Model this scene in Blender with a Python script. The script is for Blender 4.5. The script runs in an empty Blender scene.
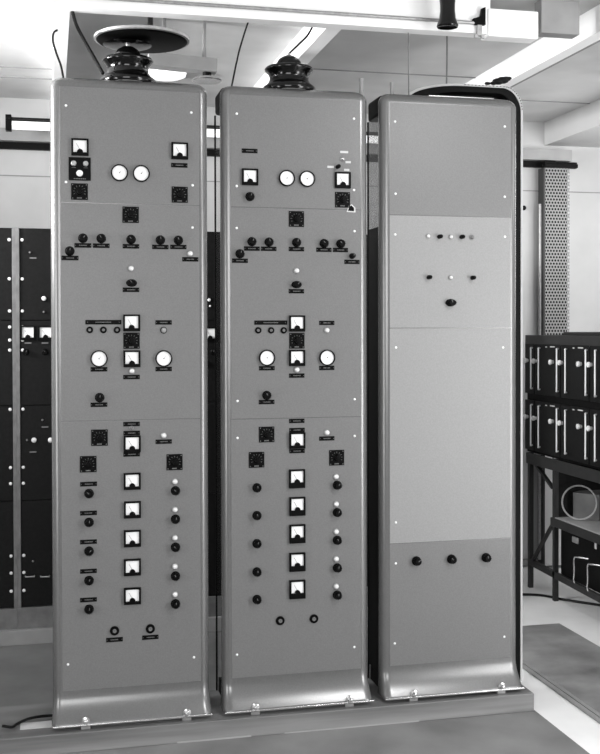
import bpy, bmesh, math, random
from mathutils import Vector, Matrix
random.seed(7)
C = bpy.context.scene.collection
PI = math.pi
TH = math.atan(250/1070.0)          # camera yaw
F, HX, HY, D = 1070.0, 300.0, 328.0, 3.744
CZ = 1.436                          # camera height above the floor
B = 0.09                            # cabinet base above the floor
ct, st = math.cos(TH), math.sin(TH)

PITCH, ROLL = math.radians(.8), math.radians(-.12)
CYP = HY+F*math.tan(PITCH)
CR = Matrix.Rotation(-TH, 3, 'Z') @ Matrix.Rotation(PI/2-PITCH, 3, 'X') @ Matrix.Rotation(ROLL, 3, 'Z')
def ray(px, py): return CR @ Vector(((px-HX)/F, (CYP-py)/F, -1))
def P(px, py, Y=0.0):               # a point of the place on the vertical plane y = Y
    d = ray(px, py); t = (Y+D)/d.y
    return Vector((d.x*t, Y, CZ+d.z*t))
def PX(px, py, X):                  # the same on the plane x = X
    d = ray(px, py); t = X/d.x
    return Vector((X, d.y*t-D, CZ+d.z*t))

# ------------------------------------------------------------------ materials
def mat(name, g, rough=0.5, metal=0.0, noise=0.0, scale=40, bump=0.0, spec=0.5, coat=0.0, emit=0.0, stretch=(1,1,1), detail=3):
    m = bpy.data.materials.new(name); m.use_nodes = True
    nt = m.node_tree; b = nt.nodes['Principled BSDF']
    b.inputs['Base Color'].default_value = (g, g, g, 1)
    b.inputs['Roughness'].default_value = rough; b.inputs['Metallic'].default_value = metal
    b.inputs['Specular IOR Level'].default_value = spec; b.inputs['Coat Weight'].default_value = coat
    if emit: b.inputs['Emission Color'].default_value = (1,1,1,1); b.inputs['Emission Strength'].default_value = emit
    if noise or bump:
        tc = nt.nodes.new('ShaderNodeTexCoord'); mp = nt.nodes.new('ShaderNodeMapping'); mp.inputs['Scale'].default_value = stretch
        n = nt.nodes.new('ShaderNodeTexNoise'); n.inputs['Scale'].default_value = scale; n.inputs['Detail'].default_value = detail
        nt.links.new(tc.outputs['Object'], mp.inputs['Vector']); nt.links.new(mp.outputs[0], n.inputs['Vector'])
        if noise:
            r = nt.nodes.new('ShaderNodeMapRange'); r.inputs['From Min'].default_value = .3; r.inputs['From Max'].default_value = .7
            r.inputs['To Min'].default_value = g*(1-noise); r.inputs['To Max'].default_value = g*(1+noise)
            nt.links.new(n.outputs['Fac'], r.inputs['Value'])
            c = nt.nodes.new('ShaderNodeCombineColor')
            for k in range(3): nt.links.new(r.outputs[0], c.inputs[k])
            nt.links.new(c.outputs[0], b.inputs['Base Color'])
        if bump:
            bp = nt.nodes.new('ShaderNodeBump'); bp.inputs['Strength'].default_value = bump; bp.inputs['Distance'].default_value = .002
            nt.links.new(n.outputs['Fac'], bp.inputs['Height']); nt.links.new(bp.outputs[0], b.inputs['Normal'])
    return m
def perforated(name, g, hole, pitch, rough=.5, axes=('Y', 'Z')):   # sheet metal with a regular grid of punched holes
    m = bpy.data.materials.new(name); m.use_nodes = True; nt = m.node_tree; b = nt.nodes['Principled BSDF']
    b.inputs['Base Color'].default_value = (g, g, g, 1); b.inputs['Roughness'].default_value = rough
    tc = nt.nodes.new('ShaderNodeTexCoord'); sp = nt.nodes.new('ShaderNodeSeparateXYZ'); nt.links.new(tc.outputs['Object'], sp.inputs[0])
    def math_(op, a, bb):
        n = nt.nodes.new('ShaderNodeMath'); n.operation = op
        for i, v in enumerate((a, bb)):
            if hasattr(v, 'links'): nt.links.new(v, n.inputs[i])
            elif v is not None: n.inputs[i].default_value = v
        return n.outputs[0]
    row = math_('DIVIDE', sp.outputs[axes[1]], pitch)
    fl = math_('FLOOR', row, None); odd = math_('MULTIPLY', math_('MODULO', fl, 2.0), .5)
    u = math_('ADD', math_('DIVIDE', sp.outputs[axes[0]], pitch), odd)
    fu = math_('SUBTRACT', math_('FRACT', math_('ADD', u, 100.0), None), .5)
    fv = math_('SUBTRACT', math_('FRACT', row, None), .5)
    r2 = math_('ADD', math_('MULTIPLY', fu, fu), math_('MULTIPLY', fv, fv))
    solid = math_('GREATER_THAN', r2, hole*hole)
    nt.links.new(solid, b.inputs['Alpha'])
    return m
M = {}
M['grey'] = mat('grey_hammer_paint', .150, .40, 0, .10, 240, .12, .5)
M['grey_shell'] = mat('grey_shell_paint', .17, .27, .45, .07, 200, .06, .6)
M['pale'] = mat('pale_grey_panel', .245, .42, 0, .07, 220, .08, .5)  # lighter grey for two panels of the right cabinet
M['black'] = mat('black_bakelite', .002, .5, 0, spec=.08)
M['blackpaint'] = mat('black_crackle_paint', .004, .6, 0, .4, 150, .1, .1)
M['mark'] = mat('engraved_white', .55, .6)
M['dim'] = mat('engraved_grey', .16, .6)
M['dial'] = mat('dial_paper', .88, .5, emit=0)
M['lens'] = mat('lamp_lens', .75, .15, coat=.5)
M['metal'] = mat('nickel', .6, .25, .9)
M['dullmetal'] = mat('dull_metal', .35, .45, .6, .15, 60)
M['screw'] = mat('screw_head', .85, .35, .2)
M['porcelain'] = mat('brown_black_porcelain', .003, .08, 0, spec=.35, coat=.1)
M['white'] = mat('white_painted_board', .42, .6, 0, .04, 6)
M['beam'] = mat('white_painted_timber', .88, .55, 0, .04, 12, stretch=(1,.2,1))
M['ceil'] = mat('ceiling_board', .58, .75, 0, .12, 3)
M['bare'] = mat('grey_timber_and_shade', .26, .7, 0, .1, 10)  # plain grey parts, and the shade tone of the cross beam's right end
M['soffit'] = mat('white_board_shade_tone', .5, .7, 0, .05, 5)  # grey carries the soffit's shading; small pale parts share it
M['line'] = mat('seam_dark', .22, .8)
M['floor'] = mat('pale_floor', .85, .5, 0, .06, 4)
M['lino'] = mat('grey_linoleum', .19, .45, 0, .25, 3.5, .05, detail=6)
M['matd'] = mat('dark_rubber_mat', .23, .5, 0, .35, 5, detail=6)
M['plinth'] = mat('plinth_timber', .18, .5, 0, .4, 7, .1, stretch=(.15,1,3), detail=6)
M['cable'] = mat('black_cable', .004, .5, spec=.15)
M['glow'] = mat('fluorescent_tube', .9, .5, emit=1.15)
M['panelblack'] = mat('black_rack_panel', .006, .5, 0, .3, 60, spec=.15)
M['upright'] = mat('upright_steel', .16, .5, .2, .2, 20)
M['railgrey'] = mat('rail_grey', .022, .5, .2, .2, 20)
M['board'] = mat('stand_board', .33, .6, 0, .1, 10)
M['card'] = mat('dusty_cardboard', .10, .8, 0, .2, 10)
M['dark'] = mat('dark_stand_steel', .012, .5, 0, .2, 20)
M['mesh_open'] = perforated('open_wire_mesh', .02, .58, .004)
M['mesh_dense'] = perforated('dense_wire_mesh', .01, .31, .003)
M['perf'] = perforated('perforated_steel', .20, .35, .019, axes=('X', 'Z'))
M['perfedge'] = perforated('perforated_edge_strip', .5, .30, .014)

# ------------------------------------------------------------------ mesh tools
def box(bm, x0, x1, y0, y1, z0, z1, bev=0):
    g = bmesh.ops.create_cube(bm, size=1)['verts']
    for v in g: v.co = Vector((x0+(v.co.x+.5)*(x1-x0), y0+(v.co.y+.5)*(y1-y0), z0+(v.co.z+.5)*(z1-z0)))
    if bev:
        es = list({e for v in g for e in v.link_edges})
        res = bmesh.ops.bevel(bm, geom=es, offset=bev, segments=3, affect='EDGES', profile=.5)
        bm.normal_update()
        for f in {f for v in res['verts'] for f in v.link_faces}:
            n = f.normal
            if max(abs(n.x), abs(n.y), abs(n.z)) > .999: f.material_index = 1
def lathe(bm, prof, n=32, axis='z', c=(0,0,0)):     # prof = [(r, h)]
    rings = []
    for r, h in prof:
        ring = []
        for k in range(n):
            a = 2*PI*k/n
            p = (r*math.cos(a), r*math.sin(a), h) if axis == 'z' else ((r*math.cos(a), -h, r*math.sin(a)) if axis == 'y' else (-h, r*math.cos(a), r*math.sin(a)))
            ring.append(bm.verts.new(Vector(p)+Vector(c)))
        rings.append(ring)
    for a, b in zip(rings, rings[1:]):
        for k in range(n): bm.faces.new((a[k], a[(k+1)%n], b[(k+1)%n], b[k]))
    bm.faces.new(rings[0][::-1]); bm.faces.new(rings[-1])
def tube(bm, pts, r, n=8):
    pts = [Vector(p) for p in pts]; rings = []
    for i, p in enumerate(pts):
        t = (pts[min(i+1, len(pts)-1)]-pts[max(i-1, 0)]).normalized()
        a = t.orthogonal().normalized() if i == 0 else (u - t*u.dot(t)).normalized()
        u = a; b = t.cross(a)
        rings.append([bm.verts.new(p+r*(math.cos(2*PI*k/n)*a+math.sin(2*PI*k/n)*b)) for k in range(n)])
    for a, b in zip(rings, rings[1:]):
        for k in range(n): bm.faces.new((a[k], a[(k+1)%n], b[(k+1)%n], b[k]))
    bm.faces.new(rings[0][::-1]); bm.faces.new(rings[-1])
def smooth_pts(pts, n=6):                           # Catmull-Rom
    pts = [Vector(p) for p in pts]; q = [2*pts[0]-pts[1]]+pts+[2*pts[-1]-pts[-2]]; out = []
    for i in range(1, len(q)-2):
        for k in range(n):
            t = k/n; a, b, c, d = q[i-1], q[i], q[i+1], q[i+2]
            out.append(.5*((2*b)+(c-a)*t+(2*a-5*b+4*c-d)*t*t+(3*b-a-3*c+d)*t**3))
    return out+[pts[-1]]
def bar(bm, a, b, w, h, up=(0,0,1)):                # rectangular bar from a to b
    a, b = Vector(a), Vector(b); t = (b-a).normalized(); s = t.cross(Vector(up)).normalized(); v = s.cross(t)
    vs = [[bm.verts.new(p+s*sx*w/2+v*sy*h/2) for sx, sy in ((-1,-1),(1,-1),(1,1),(-1,1))] for p in (a, b)]
    for k in range(4): bm.faces.new((vs[0][k], vs[0][(k+1)%4], vs[1][(k+1)%4], vs[1][k]))
    bm.faces.new(vs[0][::-1]); bm.faces.new(vs[1])
def prism_y(bm, pts, y0, y1):                       # pts (x, z) outline, extruded in y
    a = [bm.verts.new((x, y0, z)) for x, z in pts]; b = [bm.verts.new((x, y1, z)) for x, z in pts]
    bm.faces.new(a); bm.faces.new(b[::-1]); n = len(pts)
    for k in range(n): bm.faces.new((a[k], b[k], b[(k+1)%n], a[(k+1)%n]))
def mesh(name, bm, m, smooth=True, ang=35):
    bmesh.ops.recalc_face_normals(bm, faces=bm.faces)
    flat = [f.material_index == 1 for f in bm.faces]
    for f in bm.faces: f.material_index = 0
    me = bpy.data.meshes.new(name); bm.to_mesh(me); bm.free(); me.materials.append(m)
    if smooth:
        me.shade_smooth()
        me.set_sharp_from_angle(angle=math.radians(ang))
        for k, fl in enumerate(flat):
            if fl: me.polygons[k].use_smooth = False
    return me
def put(name, me, parent=None, loc=(0,0,0), rot=(0,0,0)):
    o = bpy.data.objects.new(name, me); C.objects.link(o); o.location = loc; o.rotation_euler = rot
    if parent: o.parent = parent
    return o
def make(name, fn, m, parent=None, loc=(0,0,0), rot=(0,0,0), smooth=True):
    bm = bmesh.new(); fn(bm); return put(name, mesh(name, bm, m, smooth), parent, loc, rot)
def thing(name, label, cat, loc=(0,0,0), rot=(0,0,0), group=None):
    o = bpy.data.objects.new(name, None); C.objects.link(o); o.location = loc; o.rotation_euler = rot; o.empty_display_size = .1
    o['label'] = label; o['category'] = cat
    if group: o['group'] = group
    return o
def tag(o, label, cat, group=None):
    o['label'] = label; o['category'] = cat
    if group: o['group'] = group
    return o
def struct(name, fn, m, smooth=False, parent=None):
    o = make(name, fn, m, smooth=smooth, parent=parent); o['kind'] = 'structure' if not parent else o.get('kind', 'structure')
    return o
cache = {}
def cm(key, fn, m, smooth=True):                    # cached mesh data
    if key not in cache:
        bm = bmesh.new(); fn(bm); cache[key] = mesh(key, bm, m, smooth)
    return cache[key]

# ------------------------------------------------------------------ panel fittings (origin on the panel surface, front is -y)
PXM = .003435
def square_meter(par, loc, s=.058, tall=0.0):
    def h(bm):
        w = s/2; t = .011; i = w*.78; lo = -w-tall
        box(bm, -w, w, -.003, 0, lo, w)
        box(bm, -w, -i, -t, -.003, lo, w, .0012); box(bm, i, w, -t, -.003, lo, w, .0012)
        box(bm, -i, i, -t, -.003, w*.80, w, .0012); box(bm, -i, i, -t, -.003, lo, -w*.62, .0012)
        prism_y(bm, [(w*.36*math.cos(PI*k/10), -w*.64+w*.42*math.sin(PI*k/10)) for k in range(11)], -t, -.004)
    o = put('panel_meter', cm('meter_case_%g_%g' % (s, tall), h, M['black']), par, loc)
    def d(bm): w = s/2; box(bm, -w*.79, w*.79, -.0045, -.0031, -w*.63, w*.81)
    f = put('dial', cm('meter_dial_%g' % s, d, M['dial'], False), o); f['label'] = 'white meter dial'
    def nd(bm): w = s/2; bar(bm, (0, -.006, -w*.3), (-w*.42, -.006, w*.42), .0008, .0008, (0,1,0))
    put('needle', cm('needle_%g' % s, nd, M['black'], False), o)
def round_meter(par, loc, r=.029):
    def h(bm):
        lathe(bm, [(r, 0), (r, .010), (r*.97, .0115), (r*.87, .0115), (r*.85, .004), (.001, .004)], 40, 'y')
    o = put('round_meter', cm('round_case_%g' % r, h, M['black']), par, loc)
    f = put('dial', cm('round_dial_%g' % r, lambda bm: lathe(bm, [(r*.85, .0035), (r*.85, .0055), (.0005, .0055)], 40, 'y'), M['dial'], False), o)
    f['label'] = 'white round dial'
    def nd(bm):
        lathe(bm, [(.0022, .005), (.0022, .0075), (.0004, .0075)], 10, 'y'); bar(bm, (0, -.0068, 0), (.006, -.0068, .007), .0008, .0008, (0,1,0))
    put('pointer', cm('round_needle', nd, M['dim'], False), o)
def plate(par, loc, w=.057, h=.0155, v=0, m='black', marks=True):
    key = 'plate_%g_%g_%s' % (w, h, m)
    o = put('nameplate', cm(key, lambda bm: box(bm, -w/2, w/2, -.0015, 0, -h/2, h/2, .0005), M[m]), par, loc)
    if marks:
        def t(bm):
            rr = random.Random(v); x = -w*.22
            while x < w*.22:
                k = rr.uniform(.0018, .0034); box(bm, x, x+k*.8, -.0019, -.0014, -.0016+rr.uniform(-.0003,.0003), .0016); x += k+.0012
            for s in (-1, 1): box(bm, s*w*.44-.0009, s*w*.44+.0009, -.0019, -.0014, -.0012, .0012)
        put('lettering', cm('plate_text_%g_%d' % (w, v % 4), t, M['dim'], False), o)['label'] = 'engraved pale lettering'
def knob(par, loc, r=.0155, oval=False, m='black', tip=True):
    def k(bm):
        lathe(bm, [(r*1.05, 0), (r*1.05, .004), (r*.82, .006), (r*.8, .022), (r*.7, .0255), (.001, .0255)], 24, 'y')
        for q in range(12):
            a = 2*PI*q/12; box(bm, r*.82*math.cos(a)-.0012, r*.82*math.cos(a)+.0012, -.021, -.006, r*.82*math.sin(a)-.0012, r*.82*math.sin(a)+.0012)
        if oval:
            for v in bm.verts: v.co.x *= 1.15; v.co.z *= .8
    o = put('knob', cm('knob_%g_%d_%s' % (r, oval, m), k, M[m]), par, loc)
    if tip:
        put('index_mark', cm('knob_mark_%g' % r, lambda bm: box(bm, -.0008, .0008, -.0262, -.0252, r*.1, r*.62), M['dim'], False), o, rot=(0, random.uniform(-.9, .9), 0))
def lamp(par, loc, r=.0085, m='lens', ring='dullmetal'):
    o = put('indicator_lamp', cm('lamp_ring_%g_%s' % (r, ring), lambda bm: lathe(bm, [(r*1.25, 0), (r*1.25, .003), (r*1.0, .005), (.001, .005)], 24, 'y'), M[ring]), par, loc)
    f = put('lens', cm('lamp_lens_%g_%s' % (r, m), lambda bm: lathe(bm, [(r, .0045), (r*.94, .008), (r*.7, .0105), (r*.3, .0118), (.0005, .012)], 24, 'y'), M[m]), o)
    if m == 'lens': f['label'] = 'white lamp lens'
def dial_switch(par, loc, s=.058, v=0):
    w = s/2
    o = put('selector_switch', cm('switch_plate_%g' % s, lambda bm: box(bm, -w, w, -.003, 0, -w, w, .001), M['black']), par, loc)
    def marks(bm):
        rr = random.Random(v+5)
        for a in range(-4, 5):
            t = a*.5; c = Vector((math.sin(t), 0, math.cos(t)))
            bar(bm, c*w*.60+Vector((0,-.0033,0)), c*w*(.72+.08*rr.random())+Vector((0,-.0033,0)), .0012, .0004, (0,1,0))
        for sx in (-1, 1):
            for sz in (-1, 1): lathe(bm, [(.0018, .002), (.0018, .0036), (.0004, .0036)], 8, 'y', (sx*w*.82, 0, sz*w*.82))
        for k in range(4): box(bm, -w*.3+k*.0042, -w*.3+k*.0042+.0028, -.0036, -.0028, -w*.86, -w*.72)
    put('scale_marks', cm('switch_marks_%g_%d' % (s, v), marks, M['dim'], False), o)['label'] = 'pale engraved scale'
    def k(bm):
        lathe(bm, [(w*.48, .003), (w*.48, .006), (w*.3, .008), (w*.3, .02), (.001, .021)], 20, 'y')
        bar(bm, (-w*.1, -.014, -w*.12), (w*.36, -.014, w*.42), .006, .014, (0,1,0))
    put('pointer_knob', cm('switch_knob_%g' % s, k, M['black']), o, rot=(0, random.choice((-.7, -.2, .0, .5)), 0))
def jack(par, loc, r=.0115):
    o = put('jack_socket', cm('jack_%g' % r, lambda bm: lathe(bm, [(r, 0), (r, .004), (r*.85, .006), (r*.62, .006), (r*.55, .003), (.001, .003)], 24, 'y'), M['black']), par, loc)
    put('contact', cm('jack_c_%g' % r, lambda bm: lathe(bm, [(r*.42, .002), (r*.42, .0075), (r*.25, .0075), (r*.2, .004), (.0005, .004)], 16, 'y'), M['upright']), o)
def screw(par, loc):
    put('screw', cm('screw', lambda bm: lathe(bm, [(.0045, 0), (.0042, .0016), (.0025, .0028), (.0005, .003)], 14, 'y'), M['screw']), par, loc)

# ------------------------------------------------------------------ cabinets
W, H = .535, 2.205
def cabinet_shell(bm):
    r, back = .028, .036
    def prof(fwd, fl, ins):                       # plan outline at one height
        pts = [(-fl+ins, back)]
        pts.append((-fl+ins, back*.5+r*.5-fwd*.4))
        for k in range(9):
            a = PI/2*k/8
            pts.append((-fl+ins+r*(1-math.cos(a)), r*(1-math.sin(a))-fwd+ins))
        pts.append((-fl+ins+r+.004, -fwd+ins)); n = len(pts)
        return pts+[(W-x, y) for x, y in pts[::-1]]
    rows = []
    for k in range(11):
        t = k/10; u = 1-t                           # skirt: vertical above, sweeping out at the bottom
        fw = .052*(u**1.75); rows.append((.090*t-.006*u, fw, .005*u**2.2, 0))
    rows += [(.099,0,0,0), (1.0,0,0,0), (H-.04,0,0,0), (H-.034,0,0,0)]
    for k in range(1, 9):
        a = PI/2*k/8; rows.append((H-.034+.034*math.sin(a), 0, 0, .034*(1-math.cos(a))))
    vr = [[bm.verts.new((x, y, z)) for x, y in prof(fw, fl, ins)] for z, fw, fl, ins in rows]
    for a, b in zip(vr, vr[1:]):
        for k in range(len(a)-1): bm.faces.new((a[k], a[k+1], b[k+1], b[k]))
    bm.faces.new(vr[-1])
    # inner face of the sheet
    geom = bm.faces[:]
    bmesh.ops.recalc_face_normals(bm, faces=geom)
def make_cabinet(name, label, x0px, seams, side_mesh):
    root = thing(name, label, 'equipment cabinet', (P(x0px, 400).x, 0, B))
    bm = bmesh.new(); cabinet_shell(bm); me = mesh('shell', bm, M['grey_shell'], ang=50)
    sh = put('front_shell', me, root)
    md = sh.modifiers.new('thick', 'SOLIDIFY'); md.thickness = .0025; md.offset = -1
    z = [.100]+[s for s in seams][::-1]+[2.172]
    make('panel_groove_dark', lambda bm: box(bm, .0252, W-.0252, -.0015, .001, .0965, 2.1755), M['blackpaint'], root)  # black backing, paints the shade in the grooves around the panels
    panels = []
    for i, (a, b) in enumerate(zip(z, z[1:])):
        mt = M['grey']
        if len(seams) == 3 and i in (1, 2): mt = M['pale']
        p = make('panel', lambda bm: box(bm, .029, W-.029, -.003, .001, a+.0012, b-.0012, .0008), mt, root)
        if mt == M['pale']: p['label'] = 'paler grey panel'
        panels.append(p)
    make('skirt_lip', lambda bm: box(bm, -.005, W+.005, -.0545, -.049, -.007, .000, .002), M['metal'], root)['label'] = 'bright lower lip'
    make('top_cap', lambda bm: box(bm, .003, W-.003, .038, .19, H-.075, H-.001, .012), M['blackpaint'], root)['label'] = 'black rear top cap'
    for x in (.003, W-.003): make('rear_upright', lambda bm: box(bm, x-.003, x+.003, .18, .186, .0, H-.075), M['blackpaint'], root)
    make('rear_sill', lambda bm: box(bm, .008, W-.008, .05, .178, .0, .05), M['blackpaint'], root)
    for x in (.003, W-.003):
        zl = .06 if side_mesh == 'mesh_open' else 1.72
        make('side_mesh', lambda bm: bm.faces.new([bm.verts.new(p_) for p_ in ((x, .037, zl), (x, .179, zl), (x, .179, H-.075), (x, .037, H-.075))]), M[side_mesh], root, smooth=False)['label'] = 'black wire mesh side'
        if zl > 1: make('side_sheet', lambda bm: box(bm, x-.001, x+.001, .037, .179, .06, zl), M['blackpaint'], root)
    for x in (.105, .45):
        f = make('foot', lambda bm: box(bm, x-.016, x+.016, -.048, -.01, -.02, -.007, .002), M['dullmetal'], root)
        make('foot', lambda bm: box(bm, x-.016, x+.016, .12, .16, -.02, 0, .002), M['dullmetal'], root)
        make('bolt', lambda bm: (lathe(bm, [(.014, 0), (.014, .004), (.008, .006), (.007, .018), (.001, .020)], 16, 'y', (x, -.046, .009))), M['metal'], f)
    return root
def on(root, px, py, dy=.003):
    p = P(px, py, -.003); return (p.x-root.location.x, -dy, p.z-root.location.z)
def zof(px, py): return P(px, py).z-B

c1 = make_cabinet('transmitter_cabinet', 'tall grey cabinet on the left, its lower left knobs each under a black nameplate', 52.3, [zof(130, 204), zof(130, 420)], 'mesh_open')
c2 = make_cabinet('transmitter_cabinet', 'middle tall grey cabinet with meters and knobs, white tags near its top right', 222.9, [zof(294, 208.5), zof(294, 418)], 'mesh_open')
c3 = make_cabinet('transmitter_cabinet', 'right-hand tall grey cabinet with nearly blank panels and no meters', 382, [zof(450, 216.3), zof(450, 328), zof(450, 540.8)], 'mesh_dense')

def fit(root, kind, items, **kw):
    for i, it in enumerate(items):
        k = dict(kw)
        loc = on(root, it[0], it[1])
        if kind in (plate, dial_switch): k['v'] = i
        kind(root, loc, **k)
# left cabinet
fit(c1, square_meter, [(79.9,147.3), (179.6,151.1), (131.5,322.9), (131.8,358.7), (132.1,443.8), (132.1,481.1), (132.3,509.5), (132.3,538.2), (132.3,567), (132.3,595.7)])
fit(c1, round_meter, [(119.4,172.9), (141.2,173.7), (99,358.7), (163.7,358.5)])
fit(c1, dial_switch, [(79.5,191.6), (179.7,194.7), (130.6,214.8), (131.5,340.7), (99.5,437.6), (88.2,464.1), (174.5,462)], s=.056)
fit(c1, plate, [(179.3,165.3), (70,258), (82.9,245.4), (101.2,245.7), (131,246.3), (160.3,247), (178.3,247), (190.3,259.3), (131,289.8), (163.6,322.4), (99,369.3), (163.7,369), (131.5,377), (99,404.7),
    (131.5,424), (131.7,433.0), (131.7,454.3), (163.7,441.6), (88.6,484), (88.5,513), (88.5,541.8), (88.5,571.1), (88.5,599.7), (114.5,639.6), (150.3,637.2)])
plate(c1, on(c1, 103.4, 322.2), w=.122, v=3)
fit(c1, knob, [(69.7,251.1), (82.9,238.3), (101.2,238.6), (131,239.5), (160.3,240.1), (178.3,240.3), (99.6,397.5)]+[(89,y) for y in (493.4,522.2,551,580.3,609)]+[(175.4,y) for y in (490.6,519,547,575.8,603.6)])
knob(c1, on(c1, 131.5, 283), oval=True)
fit(c1, lamp, [(190,253.6), (131,268.5), (131.8,370.9), (163.7,435.4)]+[(174.9,y) for y in (481.6,509.6,537.8,566.4,594.3)])
fit(c1, jack, [(89.7,329.9), (103.4,329.9), (117,329.9)])
fit(c1, jack, [(114.5,630.6), (150.3,628.6)], r=.016)
fit(c1, lamp, [(131.5,427.9)], r=.006, m='dim')
fit(c1, lamp, [(163.6,330.2)], r=.0095, m='bare', ring='black')
fit(c1, screw, [(66,105.5), (191.3,112.5), (66,182), (192.6,185.3), (192.5,227.5), (68,664.5), (194,657.3)])
def control_box(par, loc):                                              # three-control black sub panel
    w, h = .037, .0395
    o = put('control_plate', cm('ctrl', lambda bm: box(bm, -w, w, -.004, 0, -h, h, .001), M['black']), par, loc)
    for dx, dz, r, m in ((-.020, .018, .0095, 'dullmetal'), (.020, .018, .0095, 'dullmetal'), (0, -.015, .0115, 'lens')):
        put('button', cm('ctrlb%g%s' % (r, m), lambda bm: lathe(bm, [(r, .003), (r, .008), (r*.8, .011), (r*.55, .011), (r*.5, .009), (.0005, .009)] if m != 'lens' else [(r, .003), (r*.9, .009), (r*.4, .013), (.0005, .0135)], 20, 'y'), M[m]), o, (dx, 0, dz))
    def t(bm):
        for k in range(7): box(bm, -.02+k*.006, -.016+k*.006, -.0045, -.0035, -.035, -.0325)
        for sx in (-1,1): box(bm, sx*.02-.007, sx*.02+.007, -.0045, -.0035, .0035, .0045)
    put('lettering', cm('ctrl_t', t, M['dim'], False), o)
control_box(c1, on(c1, 79.7, 169))
# middle cabinet
fit(c2, square_meter, [(249.8,177.1), (342.5,180.3), (296.8,323.5), (296.8,357.9), (297,440.3)])
fit(c2, square_meter, [(296.8,477.3), (297.1,504.9), (297.1,532.3), (297.1,560.5), (297.1,587.8)], tall=.009)
fit(c2, round_meter, [(286.6,178.3), (306.9,179), (266.8,357.8), (326.9,357.6)])
fit(c2, dial_switch, [(342.5,199.8), (296.4,219), (296.8,340.7), (266.6,434.4), (256.5,459.7), (336.6,457.6)], s=.056)
fit(c2, plate, [(249.6,150.9), (239.9,260.7), (251.8,248.6), (268.6,248.8), (296.4,249.1), (323.8,249.8), (340.4,250), (351.9,261.9), (296.4,291.2), (326.7,322.9), (266.8,368.2), (326.7,367.9), (296.7,375.6), (266.6,402),
    (296.7,420.9), (297,430), (297,451), (326.8,438.4)])
plate(c2, on(c2, 270.8, 322.6), w=.120, v=3)
fit(c2, knob, [(239.9,253.8), (251.8,241.7), (268.9,242.1), (296.4,242.5), (323.9,243.5), (340.5,243.8), (266.6,395.3), (249.8,196.6)]+[(256.8,y) for y in (487.6,515.4,543.4,571.7,599.2)]+[(337,y) for y in (485,512.3,540,567.6,594.8)])
knob(c2, on(c2, 296.4, 284.6), oval=True); knob(c2, on(c2, 351.9, 256.1), r=.010); knob(c2, on(c2, 337.5, 166.9), r=.007, tip=False)
fit(c2, lamp, [(296.4,270.8), (296.8,369.7), (326.7,330.3), (326.8,432.6)]+[(336.1,y) for y in (476.7,504,531.6,558.9,586.3)])
fit(c2, lamp, [(342.5,159)], r=.007, m='metal')
for px, py, w in ((344.1,152.1,.030), (348.1,162.2,.02), (346.6,170,.02), (330.6,166.9,.025)):
    plate(c2, on(c2, px, py), w=w, h=.008, m='mark', marks=False)
fit(c2, jack, [(258.1,330.3), (271,330.3), (283.6,330.3)])
fit(c2, jack, [(280.1,620.5), (313.8,618.6)], r=.016)
def chip(bm, s):
    prism_y(bm, [(-.011*s, -.009*s), (.012*s, -.010*s), (.012*s, .002*s), (.002*s, .011*s), (-.006*s, .004*s)], -.0012*(2-s), 0)
q = make('paint_chip', lambda bm: chip(bm, 1.45), M['mark'], c2, on(c2, 350.8, 208.4)); q['label'] = 'chip with a white rim'
make('chip_center', lambda bm: chip(bm, 1.0), M['black'], q)
fit(c2, screw, [(236.7,113.7), (354,118.7), (236.7,186), (354,190), (236.7,228), (354.5,231.2), (237.5,401), (354.6,399.3), (237.5,438), (354.6,436), (237,654.7), (354.3,647)])
# right cabinet
fit(c3, lamp, [(428,236.2), (450.7,237), (450.5,277.5)], r=.0065)
fit(c3, lamp, [(471.7,237.3)], r=.0075, m='dim')
fit(c3, knob, [(439.2,236.7), (461.4,237), (428.6,277.3), (472.3,277.8)], r=.0075, tip=False)
knob(c3, on(c3, 450.5, 302.7), r=.0165, oval=True)
fit(c3, knob, [(416.2,560.8), (451.3,559), (485.8,557.4)], r=.0165)
fit(c3, screw, [(395,121.5), (504.7,126.5), (395.5,193.7), (504.6,196.8), (395.2,234.5), (505,236.7), (396,347.5), (503,347.5), (395.8,522.5), (395.8,563.4), (394.7,643.5), (504.3,636.7)])

# ------------------------------------------------------------------ plinth, floor, walls, ceiling
cp = thing('cabinet_plinth', 'long grey timber plinth carrying the three grey cabinets', 'plinth', (0, 0, 0))
make('beam', lambda bm: box(bm, -.55, 1.754, -.07, .25, .003, .07, .003), M['plinth'], cp)
make('worn_edge', lambda bm: (box(bm, .42, .68, -.0715, -.0695, .0035, .0085), ), M['board'], cp)
make('worn_edge', lambda bm: (box(bm, .80, 1.30, -.0715, -.0695, .0035, .0075), ), M['board'], cp)
struct('floor', lambda bm: box(bm, -3, 3.5, -5.5, 2.3, -.1, 0), M['floor'])
tag(make('floor_mat', lambda bm: box(bm, -2.6, 1.76, -4.5, 2.17, .0005, .003), M['lino'], smooth=False), 'broad grey linoleum under and in front of the cabinets', 'floor mat')
q = thing('floor_mat', 'dark grey mat beside the right cabinet with a pale edging strip', 'floor mat', (1.93, -1, 0))
make('mat_sheet', lambda bm: box(bm, .05, .46, -3.4, 1.99, .0005, .006), M['matd'], q, smooth=False)
make('edging_strip', lambda bm: (box(bm, 0, .022, -3.4, 1.99, .0005, .008, .002), box(bm, .026, .048, -3.4, 1.99, .0005, .008, .002)), M['bare'], q)['label'] = 'paler ribbed edging'
CEIL = 2.58+B
struct('ceiling', lambda bm: box(bm, -3, 3.5, -5.5, 2.3, CEIL, CEIL+.05), M['ceil'])
struct('wall_back', lambda bm: box(bm, -3, 3.5, 2.2, 2.3, 0, CEIL), M['white'])
struct('wall_right', lambda bm: box(bm, 3.5, 3.6, -5.5, 2.3, 0, CEIL), M['white'])
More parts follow.
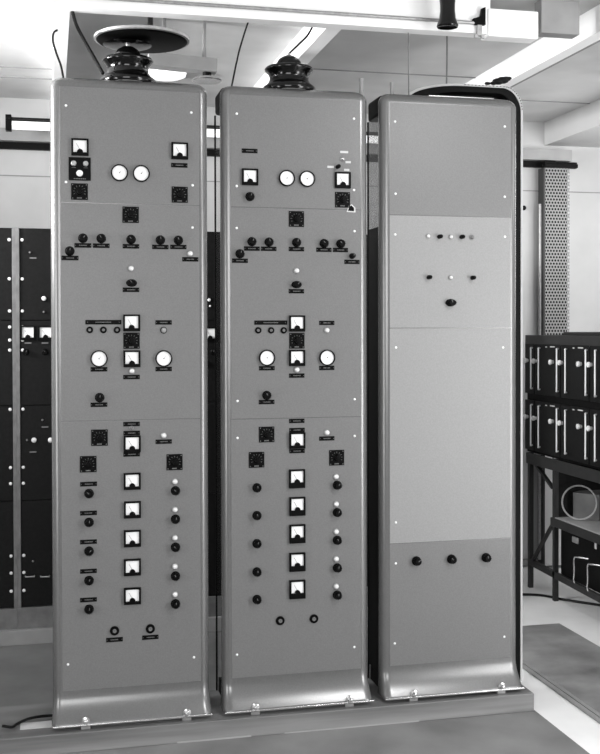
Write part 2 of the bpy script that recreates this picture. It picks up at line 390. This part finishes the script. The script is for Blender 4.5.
struct('wall_left', lambda bm: box(bm, -3.1, -3, -5.5, 2.3, 0, CEIL), M['white'])
struct('trim_1', lambda bm: box(bm, -3, P(572, 160, 2.12).x, 2.12, 2.2, 2.34+B, 2.405+B), M['bare'])
struct('trim_2', lambda bm: box(bm, -3, P(577, 165, 2.17).x, 2.17, 2.2, 2.304+B, 2.34+B), M['blackpaint'])
struct('trim_3', lambda bm: box(bm, -3, 3.5, 2.197, 2.2, P(25,176,2.2).z-.003, P(25,176,2.2).z+.003), M['line'])
struct('baseboard_back', lambda bm: box(bm, 2.3, 3.5, 2.17, 2.2, 0.01, .045), M['line'])
# ceiling seams
def seams(bm):
    for px, py in ((30,68), (30,78), (340,71), (560,103)):
        y = D*0+(1070*(CEIL-CZ)/(HY-py))
        # depth along axis -> world Y
        d = y; la = (px-HX)/F; Y = d*(ct-la*st)-D
        x0, x1 = (-3, .02) if px < 100 else ((1.08, 2.05) if px < 500 else (2.11, 3.4))
        box(bm, x0, x1, Y-.004, Y+.004, CEIL-.004, CEIL)
struct('trim_4', seams, M['line'])
UB = 2.476+B
for i, (a, b) in enumerate(((.020, .075), (1.02, 1.08), (2.05, 2.11))):
    struct('trim_%d' % (5+i), lambda bm: box(bm, a, b, .031 if i != 2 else -2.5, 2.2, UB, CEIL), M['beam'])
struct('trim_8', lambda bm: box(bm, 2.110, 2.122, -2.5, 2.2, UB-.001, UB+.012), M['line'])
struct('trim_9', lambda bm: box(bm, 2.90, 3.5, -2.0, 2.2, 2.44+B, CEIL), M['soffit'])  # soffit, its shade put into the colour
# cross beam with its dark conduit and boxed end
struct('trim_10', lambda bm: box(bm, -2.0, P(487, 40, 0).x, -.03, .03, 2.433+B, CEIL-.001), M['beam'])
struct('trim_11', lambda bm: box(bm, P(538, 40, 0).x, 1.955, -.03, .03, 2.452+B, CEIL-.002), M['bare'])  # right end of the beam, shade painted as a grey colour
cx0, cx1 = P(487, 30, -.03).x, P(538, 30, -.03).x
tag(make('boxed_cover', lambda bm: box(bm, cx0+.001, cx1, -.036, .036, 2.425+B, 2.528+B, .006), M['beam']), 'white boxed cover at the right end of the ceiling beam', 'cover')
tag(make('conduit', lambda bm: tube(bm, [(-1.9, -.04, UB-.008), (P(474, 20, -.04).x, -.04, UB-.008)], .0065), M['dullmetal']), 'thin grey conduit running along the upper edge of the white ceiling beam', 'conduit')
q = thing('beam_bracket', 'dark metal bracket where the conduit ends at the white boxed cover', 'bracket', P(480, 36, -.04))
make('hook', lambda bm: prism_y(bm, [(-.03, .06), (.0, .07), (.005, .10), (.018, .105), (.018, .04), (-.02, .04)], -.01, .008), M['black'], q)
make('plate', lambda bm: (box(bm, -.012, .006, -.006, .008, 0, .04, .001), box(bm, -.022, -.01, -.006, .004, -.008, .004), box(bm, .004, .016, -.006, .004, -.008, .004)), M['dullmetal'], q)

# fluorescent fitting on the far wall
p0 = P(8, 125, 1.95)
q = thing('fluorescent_light', 'long glowing tube light high on the back wall left of the cabinets', 'light fitting', (p0.x, 1.95, p0.z))
make('tube', lambda bm: tube(bm, [(.02, 0, 0), (2.2, 0, 0)], .022, 16), M['glow'], q)['label'] = 'glowing white tube'
make('reflector', lambda bm: box(bm, 0, 2.22, -.03, .03, .028, .036), M['blackpaint'], q)
for hx in (.5, 1.7): make('hanger', lambda bm: box(bm, hx, hx+.03, -.012, .012, .036, CEIL-p0.z), M['soffit'], q)
make('end_cap', lambda bm: box(bm, -.012, .018, -.028, .028, -.03, .05, .003), M['black'], q)

# ------------------------------------------------------------------ insulators and ceiling gear
def insulator_prof():
    return [(.055, 0), (.096, .002), (.100, .010), (.096, .020), (.080, .032), (.072, .046), (.072, .060), (.078, .072), (.088, .080), (.090, .087), (.084, .094), (.062, .097), (.046, .098), (.046, .104), (.044, .114), (.036, .126), (.020, .136), (.001, .139)]
ins = None
for px, lab, dz in ((289, 'black glossy porcelain insulator on top of the middle cabinet', 0), (128, 'black glossy porcelain insulator on top of the left cabinet, under the round disc', 0)):
    X = P(px, 80, .10).x
    if ins is None:
        ins = thing('porcelain_insulator', lab, 'insulator', (X, .10, B+H+.001), group='porcelain insulators on the cabinets')
        me_ = mesh('ins', (lambda bm: (lathe(bm, insulator_prof(), 48), bm)[1])(bmesh.new()), M['porcelain'], ang=60)
        put('porcelain_body', me_, ins)
        make('base_ring', lambda bm: lathe(bm, [(.06, .000), (.085, .0005), (.085, .004), (.06, .0045)], 40), M['dullmetal'], ins)
        make('terminal', lambda bm: lathe(bm, [(.007, .137), (.007, .146), (.004, .148), (.001, .148)], 12), M['dullmetal'], ins)
    else:
        o = ins.copy(); C.objects.link(o); o.location = (X, .10, B+H+.001); o['label'] = lab
        for ch in list(ins.children):
            c = ch.copy(); C.objects.link(c); c.parent = o
# lead-through disc above the left insulator
pd = P(142, 41, .12)
q = thing('lead_through_disc', 'wide round disc with dark underside hanging below the ceiling over the left cabinet', 'disc', pd)
make('disc', lambda bm: lathe(bm, [(.150, -.006), (.158, -.004), (.165, .002), (.166, .008), (.160, .012), (.02, .016)], 64), M['black'], q)
make('rim', lambda bm: lathe(bm, [(.163, -.001), (.169, .001), (.169, .010), (.163, .0125)], 64), M['dullmetal'], q)['label'] = 'bright metal rim'
make('hanger', lambda bm: tube(bm, [(.03, 0, .014), (.03, 0, CEIL-pd.z)], .010), M['porcelain'], q)
make('bell', lambda bm: lathe(bm, [(.03, -.021), (.066, -.0205), (.086, -.018), (.076, -.012), (.05, -.006)], 40, 'z', (-.052, 0, 0)), M['porcelain'], q)
# duct and small gear behind it
a, b = P(148, 60, .55), P(216, 67, .55)
q = thing('ceiling_duct', 'grey flat duct under the ceiling behind the round disc', 'duct', (a.x, .55, a.z))
make('duct', lambda bm: bar(bm, (0,0,0), (b.x-a.x, 0, b.z-a.z), .07, .052), M['bare'], q)
for hx in (.06, .22): make('hanger', lambda bm: box(bm, hx, hx+.012, -.01, .01, .01, CEIL-a.z), M['bare'], q)
p = P(207, 80, .55)
q = thing('pendant_fitting', 'small bright metal dish hanging from the right end of the grey ceiling duct', 'fitting', p)
make('dish', lambda bm: lathe(bm, [(.018, .012), (.055, .006), (.060, -.002), (.056, -.006), (.012, -.004)], 40), M['metal'], q)
make('stem', lambda bm: lathe(bm, [(.018, .008), (.018, .03), (.012, .034), (.012, b.z-p.z-.016)], 20), M['black'], q)
p = P(163, 73, 1.5)
q = thing('ceiling_light', 'round white flush ceiling light behind the left insulator', 'ceiling light', (p.x, 1.38, CEIL))
make('diffuser', lambda bm: lathe(bm, [(.002, -.045), (.07, -.042), (.095, -.032), (.10, -.012)], 40), M['glow'], q)
make('rim', lambda bm: lathe(bm, [(.10, -.015), (.108, -.012), (.108, 0), (.02, 0)], 40), M['dullmetal'], q)
# black bushing at the top of the picture
p = P(447.5, 27, -.12)
q = thing('bushing', 'black flared bushing hanging in front of the white ceiling beam', 'bushing', p)
make('cone', lambda bm: lathe(bm, [(.001, .004), (.030, .003), (.037, -.001), (.039, .003), (.037, .010), (.030, .030), (.027, .055), (.027, .080), (.029, .10), (.030, CEIL-p.z-.012)], 40), M['porcelain'], q)
make('flange', lambda bm: lathe(bm, [(.030, CEIL-p.z-.014), (.05, CEIL-p.z-.012), (.05, CEIL-p.z), (.02, CEIL-p.z)], 32), M['dullmetal'], q)

def cable(label, pts, r=.004, m='cable', name='cable', cat='cable', n=6):
    return tag(make(name, lambda bm: tube(bm, smooth_pts(pts, n), r), M[m]), label, cat)
topz = B+H
cable('thin black cable looping beside the white beam into the left cabinet top', [P(57.5,30,.02), P(53.5,33,.03), P(53,42,.05), P(57,55,.06), P(61,66,.07), P(63.5,79,.08)], .0038)
cable('thick dark cable slanting down to the left insulator', [P(72,10,.02), P(76,24,.04), P(83,38,.06), P(92,54,.05), P(103,73.5,.0)], .0062)
cable('black wire dropping from the ceiling beam to the left top corner of the middle cabinet', [P(248.5,21,.02), P(243,38,.04), P(238,56,.06), P(231.5,87,.08)], .0032)
cable('short black wire from the ceiling beam to the middle insulator', [P(313,26,.04), P(307,36,.06), P(299,44,.09), Vector((ins.location.x, .10, ins.location.z+.146))], .004)
cable('thin vertical rod above the left part of the right cabinet', [P(408.5,33,.015), P(408.5,50,.05), P(408.8,95,.12)], .0026, 'upright', 'rod', 'rod')
cable('thin vertical rod reaching the arched frame behind the right cabinet', [P(447,35,.03), P(447,50,.1), P(446.5,85.5,.29)], .0034, 'upright', 'rod', 'rod')
for px, y0, y1, lab in ((361.3,78.5,96,'short grey pipe stub on the right top corner of the middle cabinet'), (392,82.5,99,'short grey pipe stub on the left top corner of the right cabinet')):
    a, b = P(px, y0, .08), P(px, y1, .08); b.z = topz+.001
    tag(make('pipe_stub', lambda bm: lathe(bm, [(.0075, b.z-a.z), (.0075, -.012), (.0085, -.012), (.0085, 0), (.005, 0)], 16), M['bare'], None, a), lab, 'pipe', )

# arched end frame behind the right cabinet
def arch_pts(off, yb=.30):
    pts = []
    x0, x1, z0, z1 = 1.365+off, 1.862-off, .0, 2.316+B-off
    pts.append((x0, z0)); rl = .24
    for k in range(13):
        a = PI/2*k/12; pts.append((x0+rl-rl*math.cos(a), z1-.07+.07*math.sin(a)-.0))
    rr = .075
    for k in range(13):
        a = PI/2*k/12; pts.append((x1-rr+rr*math.sin(a), z1-rr*1.15*(1-math.cos(a))-.010*(k/12)))
    pts.append((x1, z0)); return pts
q = thing('arched_end_frame', 'tall arched metal frame with a perforated edge standing behind the right cabinet', 'frame', (1.59, .31, 0))
def strip(bm, o1, o2, y0, y1):
    A, Bp = arch_pts(o1), arch_pts(o2); n = len(A)
    vs = [[bm.verts.new((x-1.59, y, z)) for x, z in pp] for pp, y in ((A, y0), (A, y1), (Bp, y1), (Bp, y0))]
    for i in range(4):
        for k in range(n-1): bm.faces.new((vs[i][k], vs[i][k+1], vs[(i+1)%4][k+1], vs[(i+1)%4][k]))
    for k in (0, n-1): bm.faces.new([vs[i][k] for i in range(4)])
make('frame_strip', lambda bm: strip(bm, 0, .008, -.045, .03), M['soffit'], q)
make('perforated_edge', lambda bm: strip(bm, .008, .030, -.040, .02), M['blackpaint'], q)['label'] = 'dark inner edge'
def back(bm):
    pp = arch_pts(.030); vs = [bm.verts.new((x-1.59, .018, z)) for x, z in pp]; f = bm.faces.new(vs)
    g = bmesh.ops.extrude_face_region(bm, geom=[f])['geom']
    for v in g:
        if isinstance(v, bmesh.types.BMVert): v.co.y += .004
make('back_sheet', back, M['panelblack'], q, smooth=False)
make('cross_rail', lambda bm: box(bm, 1.40-1.59, 1.74-1.59, -.034, -.028, P(450,97.3,.27).z-.0, P(450,97.3,.27).z+.006), M['metal'], q)
def edge_slots(bm):
    pp = arch_pts(.0); 
    # slots along the upper right corner and the side
    acc = 0; last = pp[14]
    for k in range(14, len(pp)-1):
        a, b = Vector((pp[k-1][0], 0, pp[k-1][1])), Vector((pp[k][0], 0, pp[k][1])); L = (b-a).length; t = 0
        steps = max(1, int(L/.014))
        for s in range(steps):
            if b.z < .05 and s > 165: break
            c = a.lerp(b, (s+.5)/steps); d = (b-a).normalized(); nrm = Vector((-d.z, 0, d.x))*-1
            bar(bm, c+Vector((-1.59, -.0455, 0))+d*-.0028+nrm*.004, c+Vector((-1.59, -.0455, 0))+d*.0028+nrm*.004, .0015, .007, (0,1,0))
make('slots', edge_slots, M['black'], q, smooth=False)
q = thing('cable_clamp', 'small black lumpy clamp on top of the arched frame', 'clamp', P(498, 85, .29))
def lump(bm):
    pts = [(-.045,0,.004,.009), (-.02,0,.006,.010), (.0,0,.014,.017), (.02,0,.020,.018), (.036,0,.026,.013), (.048,0,.030,.008)]
    for x, y, z, r in pts:
        g = bmesh.ops.create_icosphere(bm, subdivisions=2, radius=r)['verts']
        for v in g: v.co = Vector((v.co.x*1.5+x, v.co.y, v.co.z*.8+z))
make('clamp_body', lump, M['cable'], q)

# ------------------------------------------------------------------ black rack row behind
RY = 1.28; RB = P(50, 639, RY).z
def rz(py, px=30): return P(px, py, RY).z
z0r, z1r = rz(607), rz(228)
up_x = P(16.5, 400, RY).x
bays = [(up_x-.60, up_x, 'black rear rack bay at the far left edge, cut by the picture'), (up_x, up_x+.62, 'black rear rack bay with two white meters left of the left cabinet'),
        (up_x+.62, up_x+1.22, 'black rear rack bay glimpsed between the left and middle cabinets'), (up_x+1.22, up_x+1.82, 'black rear rack bay glimpsed between the middle and right cabinets')]
tag(make('rear_plinth', lambda bm: box(bm, up_x-.7, up_x+1.9, RY-.04, RY+.42, .003, .07, .003), M['bare']), 'grey plinth under the black rear racks', 'plinth')
scr = (240,279,311,327,340,350,409,467,483,555,572,590)
for i, (xa, xb, lab) in enumerate(bays):
    r_ = thing('rear_rack', lab, 'rack', (xa, RY, .07), group='black rack bays behind the cabinets')
    w = xb-xa; zz0, zz1 = z0r-.07, z1r-.07
    make('body', lambda bm: box(bm, .002, w-.002, .012, .38, .0, zz1, .002), M['blackpaint'], r_)
    make('base_channel', lambda bm: box(bm, .0, w-.0, -.012, .010, .0, zz0, .002), M['upright'], r_)
    zs = [zz0+.002, rz(500)-.07, rz(405)-.07, rz(320)-.07, zz1]
    for a, b in zip(zs, zs[1:]): make('panel', lambda bm: box(bm, .018, w-.018, -.002, .010, a, b-.003, .001), M['panelblack'], r_)
    for x in ((0.0, .016), (w-.016, w)): make('upright', lambda bm: box(bm, x[0], x[1], -.010, .012, zz0, zz1, .001), M['upright'], r_)
    for py in scr:
        for x in (.028, w-.028):
            put('screw', cm('bigscrew', lambda bm: lathe(bm, [(.0075, 0), (.007, .003), (.0005, .0045)], 12, 'y'), M['screw']), r_, (x, -.002, rz(py)-.07))
    def RP(px, py): p = P(px, py, RY-.003); return (p.x-xa, -.003, p.z-.07)
    if i == 1:
        for px in (27.8, 45.5): square_meter(r_, RP(px, 333), s=.066)
        for px, py, r in ((44,298.5,.011), (34,440,.012), (50.5,440,.012)): lamp(r_, RP(px, py), r=r, ring='black')
        for px, py in ((30,252.5), (27,440), (42.5,420), (44,312), (33,561)): lamp(r_, RP(px, py), r=.005, m='dim', ring='black')
        for px, py in ((33,258), (28,343), (45,343), (33,452), (45,427)): plate(r_, RP(px, py), w=.03, h=.006, m='dim', marks=False)
        for px in (26, 45): knob(r_, RP(px, 352), r=.014, m='black')
        for px, py in ((30,578), (45,578)):
            make('handle', lambda bm: tube(bm, [(-.02,0,.01), (-.02,-.02,.01), (.02,-.02,.01), (.02,0,.01)], .003), M['dullmetal'], r_, RP(px, py))
    elif i in (2, 3):
        x = (210 if i == 2 else 372)
        square_meter(r_, RP(x, 334), s=.066); lamp(r_, RP(x-1, 300), r=.008, ring='black'); lamp(r_, RP(x, 306), r=.005, ring='black'); knob(r_, RP(x+3, 352), r=.014)
        for k in range(2, 5): knob(r_, (.08*k, -.003, .9+.1*k), r=.014)
    else:
        for k in range(3): square_meter(r_, (.12+.16*k, -.003, 1.05), s=.066)

# cable and paper at the left end of the plinth
cable('black cable curling on the plinth at the lower left corner of the left cabinet', [P(2,726,.0)+Vector((0,0,.0)), P(12,727,.0), P(17,724,.03), P(28,719,.05), P(40,716.5,.07), P(52,715.5,.08)], .005)
for o in (bpy.data.objects[-1],): pass
tag(make('paper_strip', lambda bm: box(bm, P(20,722,0).x, P(56,722,0).x, -.0, .06, .0705, .0725), M['soffit'], smooth=False), 'white paper strip lying on the plinth by the left cabinet', 'paper')

# ------------------------------------------------------------------ right-hand side: column, pipe, stand
ca, cb = P(545, 250, 2.10), P(569.5, 250, 2.10)
q = thing('perforated_column', 'perforated grey steel column against the back wall at the right', 'column', (ca.x, 2.10, 0))
wcol = cb.x-ca.x; zc = P(555, 168, 2.10).z
make('front_sheet', lambda bm: box(bm, 0, wcol, -.001, .001, 1.15, zc), M['perf'], q, smooth=False)
make('lower_casing', lambda bm: (box(bm, 0, wcol*.3, -.004, .0, .02, 1.149), box(bm, wcol*.36, wcol, -.004, .0, .02, 1.149)), M['soffit'], q, smooth=False)['label'] = 'plain pale lower casing'
make('core', lambda bm: box(bm, .004, wcol-.004, .02, .068, .02, zc), M['blackpaint'], q, smooth=False)
make('side_edge', lambda bm: box(bm, -.010, 0, -.004, .07, .02, zc), M['dark'], q)
make('top_bracket', lambda bm: (box(bm, -.015, wcol+.04, -.03, .01, zc, zc+.022, .003), box(bm, -.01, .06, -.02, .0, zc+.02, zc+.04, .004)), M['black'], q)
pa = P(540.5, 204, 2.14)
tag(make('wall_pipe', lambda bm: tube(bm, [(pa.x, 2.14, .05), (pa.x, 2.14, pa.z)], .012, 14), M['dullmetal']), 'thin grey vertical pipe on the back wall beside the perforated column', 'pipe')
for px, py in ((522.8,185.5), (523.2,208)):
    pass
q2 = P(523.5, 208, 2.2)
tag(make('wall_hook', lambda bm: lathe(bm, [(.014, 0), (.014, .01), (.008, .016), (.001, .017)], 16, 'y'), M['black'], None, (q2.x, 2.2, q2.z)), 'small black round hook on the white back wall right of the right cabinet', 'hook')

SX = 2.57
def yl(px): return PX(px, 400, SX).y
y_far, y_near = yl(525)-.0, .30
z_top, z_bot = PX(526, 335, SX).z, PX(526, 451.5, SX).z
cab = thing('drawer_cabinet', 'black cabinet of two rows of units with bright handles on the dark stand', 'cabinet', (SX, y_near, z_bot))
L = y_far-y_near; hh = z_top-z_bot
make('case', lambda bm: box(bm, .012, .38, 0, L, 0, hh-.0, .006), M['blackpaint'], cab)
make('top_rail', lambda bm: box(bm, .0, .012, 0, L, hh-.055, hh, .003), M['railgrey'], cab)
pitch = .305; b0 = PX(560.5, 400, SX).y
rows_ = ((PX(539,348,SX).z, PX(539,389,SX).z), (PX(539,405.5,SX).z, PX(539,446.5,SX).z))
for zt, zb in rows_:
    for k in range(-4, 2):
        ya = b0+pitch*(k-.0); yb_ = ya+pitch
        ya_, yb2 = max(ya, y_near), min(yb_, y_far)
        if yb2-ya_ < .05: continue
        u = make('unit_front', lambda bm: box(bm, -.002, .012, ya_+.004-y_near, yb2-.004-y_near, zb-.03-z_bot, zt+.022-z_bot, .002), M['panelblack'], cab)
        def hnd(bm, y, zt_=zt, zb_=zb, s=1):
            tube(bm, smooth_pts([(.0, y+s*.035-y_near, zt_-z_bot), (-.022, y+s*.012-y_near, zt_-z_bot), (-.028, y-y_near, zt_-.014-z_bot), (-.028, y-y_near, (zt_+zb_)/2-z_bot), (-.028, y-y_near, zb_+.014-z_bot), (-.022, y+s*.012-y_near, zb_-z_bot), (.0, y+s*.035-y_near, zb_-z_bot)], 4), .0042, 8)
        for y, s in ((ya-.012, 1), (ya+.200, 1)):
            if y_near+.01 < y < y_far-.02: make('handle', lambda bm: hnd(bm, y, zb_=(zb if y < y_far-.08 else (zt+zb)/2), s=s), M['screw'], u)
        for y in (ya-.025, ya+.08):
            if y_near+.01 < y < y_far-.02: make('knob', lambda bm: lathe(bm, [(.009, 0), (.010, .010), (.014, .016), (.013, .024), (.001, .027)], 16, 'x', (0, y-y_near, (zt*.68+zb*.32)-z_bot)), M['screw'], u)
        if yb2-ya_ > .15: make('label_holder', lambda bm: (box(bm, -.005, -.002, ya+.06-y_near, ya+.11-y_near, zt+.006-z_bot, zt+.012-z_bot), box(bm, -.005, -.002, ya+.15-y_near, ya+.165-y_near, zt+.004-z_bot, zt+.010-z_bot)), M['mark'], u)
pt = PX(572, 333, SX+.1)
tag(make('flat_tray', lambda bm: box(bm, SX+.05, SX+.33, .75, pt.y, z_top+.001, z_top+.018, .003), M['dark']), 'flat dark tray lying on top of the black cabinet', 'tray')

stand = thing('equipment_stand', 'dark angle-iron stand with crossed braces carrying the black cabinet', 'stand', (SX, y_near, 0))
yp = [PX(529, 500, SX).y, PX(553.8, 500, SX).y]
zs_ = PX(553.5, 517, SX).z
def S(px, py): p = PX(px, py, SX); return (0.006, p.y-y_near, p.z)
pw = .012
for y in yp+[y_near+.05]:
    for x in (.0, .36): make('post', lambda bm: box(bm, x-.002+(.0), x+.022, y-pw-y_near, y+pw-y_near, .0 if x else .0, z_bot-.001), M['dark'], stand)
zr = z_bot-.022
make('upper_rail', lambda bm: (box(bm, -.012, -.002, 0, yp[0]+pw-y_near, z_bot-.06, z_bot-.001, .001)), M['railgrey'], stand)
make('lower_rail', lambda bm: bar(bm, S(530, 562), (.006, 0, .115), .016, .035), M['dark'], stand)
make('brace', lambda bm: bar(bm, S(531, 459), S(552, 488), .014, .018, (1,0,0)), M['dark'], stand)
make('brace', lambda bm: bar(bm, S(552, 524), S(531, 562), .014, .018, (1,0,0)), M['dark'], stand)
make('shelf_board', lambda bm: box(bm, .0, .36, 0, yp[1]+pw-y_near, zs_-.02, zs_, .002), M['board'], stand)['label'] = 'pale shelf board'
make('shelf_rail', lambda bm: box(bm, -.014, -.003, 0, yp[1]+pw-y_near, zs_-.045, zs_-.002, .001), M['railgrey'], stand)
make('back_board', lambda bm: box(bm, .385, .389, 0, yp[1]-y_near, .1, z_bot-.002), M['panelblack'], stand)
make('niche_dark_board', lambda bm: box(bm, .024, .385, yp[1]-.012-y_near, yp[1]-.006-y_near, zs_+.001, z_bot-.002), M['panelblack'], stand)  # black board added so the niche above the shelf reads dark inside
low = thing('battery_box', 'black box with bright wire handles under the pale shelf of the stand', 'box', (SX, y_near, .14))
make('case', lambda bm: box(bm, .03, .34, .08, yp[1]-.02-y_near, 0, zs_-.025-.14, .004), M['blackpaint'], low)
for px, ya2, yb2 in ((575, 556, 584), (588.5, 563, 592)):
    a, b = PX(px, ya2, SX), PX(px, yb2, SX)
    zz = lambda p_: p_.z-.14
    make('handle', lambda bm: tube(bm, smooth_pts([(.032, a.y-.08-y_near, zz(a)+.0), (.0, a.y-.03-y_near, zz(a)), (-.004, a.y-y_near, zz(a)-.012), (-.004, a.y-y_near, (zz(a)+zz(b))/2), (-.004, a.y-y_near, zz(b)+.01), (.032, a.y-y_near, zz(b))], 4), .0045), M['metal'], low)
a = PX(590.5, 542, SX)
make('label_card', lambda bm: box(bm, .026, .030, a.y-.008-y_near, a.y+.008-y_near, zs_-.09-.14, zs_-.035-.14), M['mark'], low)['label'] = 'small white card'
make('latch', lambda bm: (box(bm, .02, .03, PX(571,540,SX).y-.03-y_near, PX(571,540,SX).y+.03-y_near, zs_-.10-.14, zs_-.07-.14, .003)), M['dullmetal'], low)
# things on the shelf
pc = PX(583, 505, SX+.16)
q = tag(make('folded_card_box', lambda bm: (box(bm, -.10, .10, -.07, .07, 0, .135, .002)), M['card'], None, (SX+.20, pc.y-.035, zs_+.001), (0, 0, .7)), 'dusty grey carton sitting turned on the pale shelf', 'carton')
pr = PX(579, 497, SX+.075)
def coil(bm):
    for j, (dx, dr) in enumerate(((0, 0), (.006, -.004))):
        tube(bm, [(dx, (.088+dr)*math.cos(2*PI*k/40), (.088+dr)*math.sin(2*PI*k/40)+.088) for k in range(41)], .0022, 6)
tag(make('cable_coil', coil, M['dullmetal'], None, (SX+.075, pr.y, zs_+.006), (0, .12, 1.0)), 'loop of thin grey cable leaning in front of the carton', 'coil')
cable('black cable trailing along the floor below the stand', [(2.2, 1.60, .008), (2.38, 1.56, .008), (2.54, 1.515, .006), (2.62, 1.40, .006), (2.75, 1.25, .006)], .007)

# ------------------------------------------------------------------ light
def area(name, loc, tgt, sx, sy, power):
    l = bpy.data.lights.new(name, 'AREA'); l.shape = 'RECTANGLE'; l.size = sx; l.size_y = sy; l.energy = power
    o = bpy.data.objects.new(name, l); C.objects.link(o); o.location = loc
    o.rotation_euler = (Vector(tgt)-Vector(loc)).to_track_quat('-Z', 'Y').to_euler(); return o
area('window_light_right', (3.3, -2.4, 1.15), (1.2, 0, 1.1), 1.3, 1.8, 105)
area('window_light_front', (-.6, -4.9, 1.9), (.6, 0, 1.2), 2.4, 1.4, 105)
area('edge_fill_left', (-2.8, -2.2, 1.2), (.8, 0, 1.1), .7, 1.8, 50)  # added light for the highlights on the cabinets' left edges
area('ceiling_light_left', (-1.9, .3, 2.2), (.8, .5, 2.67), .8, .5, 105).data.spread = math.radians(105)
area('ceiling_fill_right', (2.95, -.5, 2.15), (3.0, .6, 2.67), .4, .4, 12)  # added fill that whitens the ceiling on the right
area('skirt_fill_front', (1.9, -1.7, 2.6), (1.8, -1.2, 0), .5, .5, 42)  # unseen light added overhead to brighten the right cabinet's skirt
area('back_fill_far_right', (3.4, 1.0, 2.0), (2.4, 2.0, 1.0), .8, 1.2, 34)  # added fill for the back wall and floor at the right
w = bpy.data.worlds.new('world'); bpy.context.scene.world = w; w.use_nodes = True
w.node_tree.nodes['Background'].inputs[0].default_value = (1,1,1,1); w.node_tree.nodes['Background'].inputs[1].default_value = .3

cam = bpy.data.cameras.new('camera'); co = bpy.data.objects.new('camera', cam); C.objects.link(co)
co.location = (0, -D, CZ); co.rotation_euler = CR.to_euler()
cam.sensor_fit = 'HORIZONTAL'; cam.sensor_width = 36; cam.lens = 36*F/600; cam.shift_y = (CYP-377)/600.0; cam.clip_start = .05
bpy.context.scene.camera = co
vs = bpy.context.scene.view_settings
vs.view_transform = 'Standard'; vs.look = 'None'; vs.gamma = 1; vs.use_curve_mapping = False; vs.exposure = -0.38
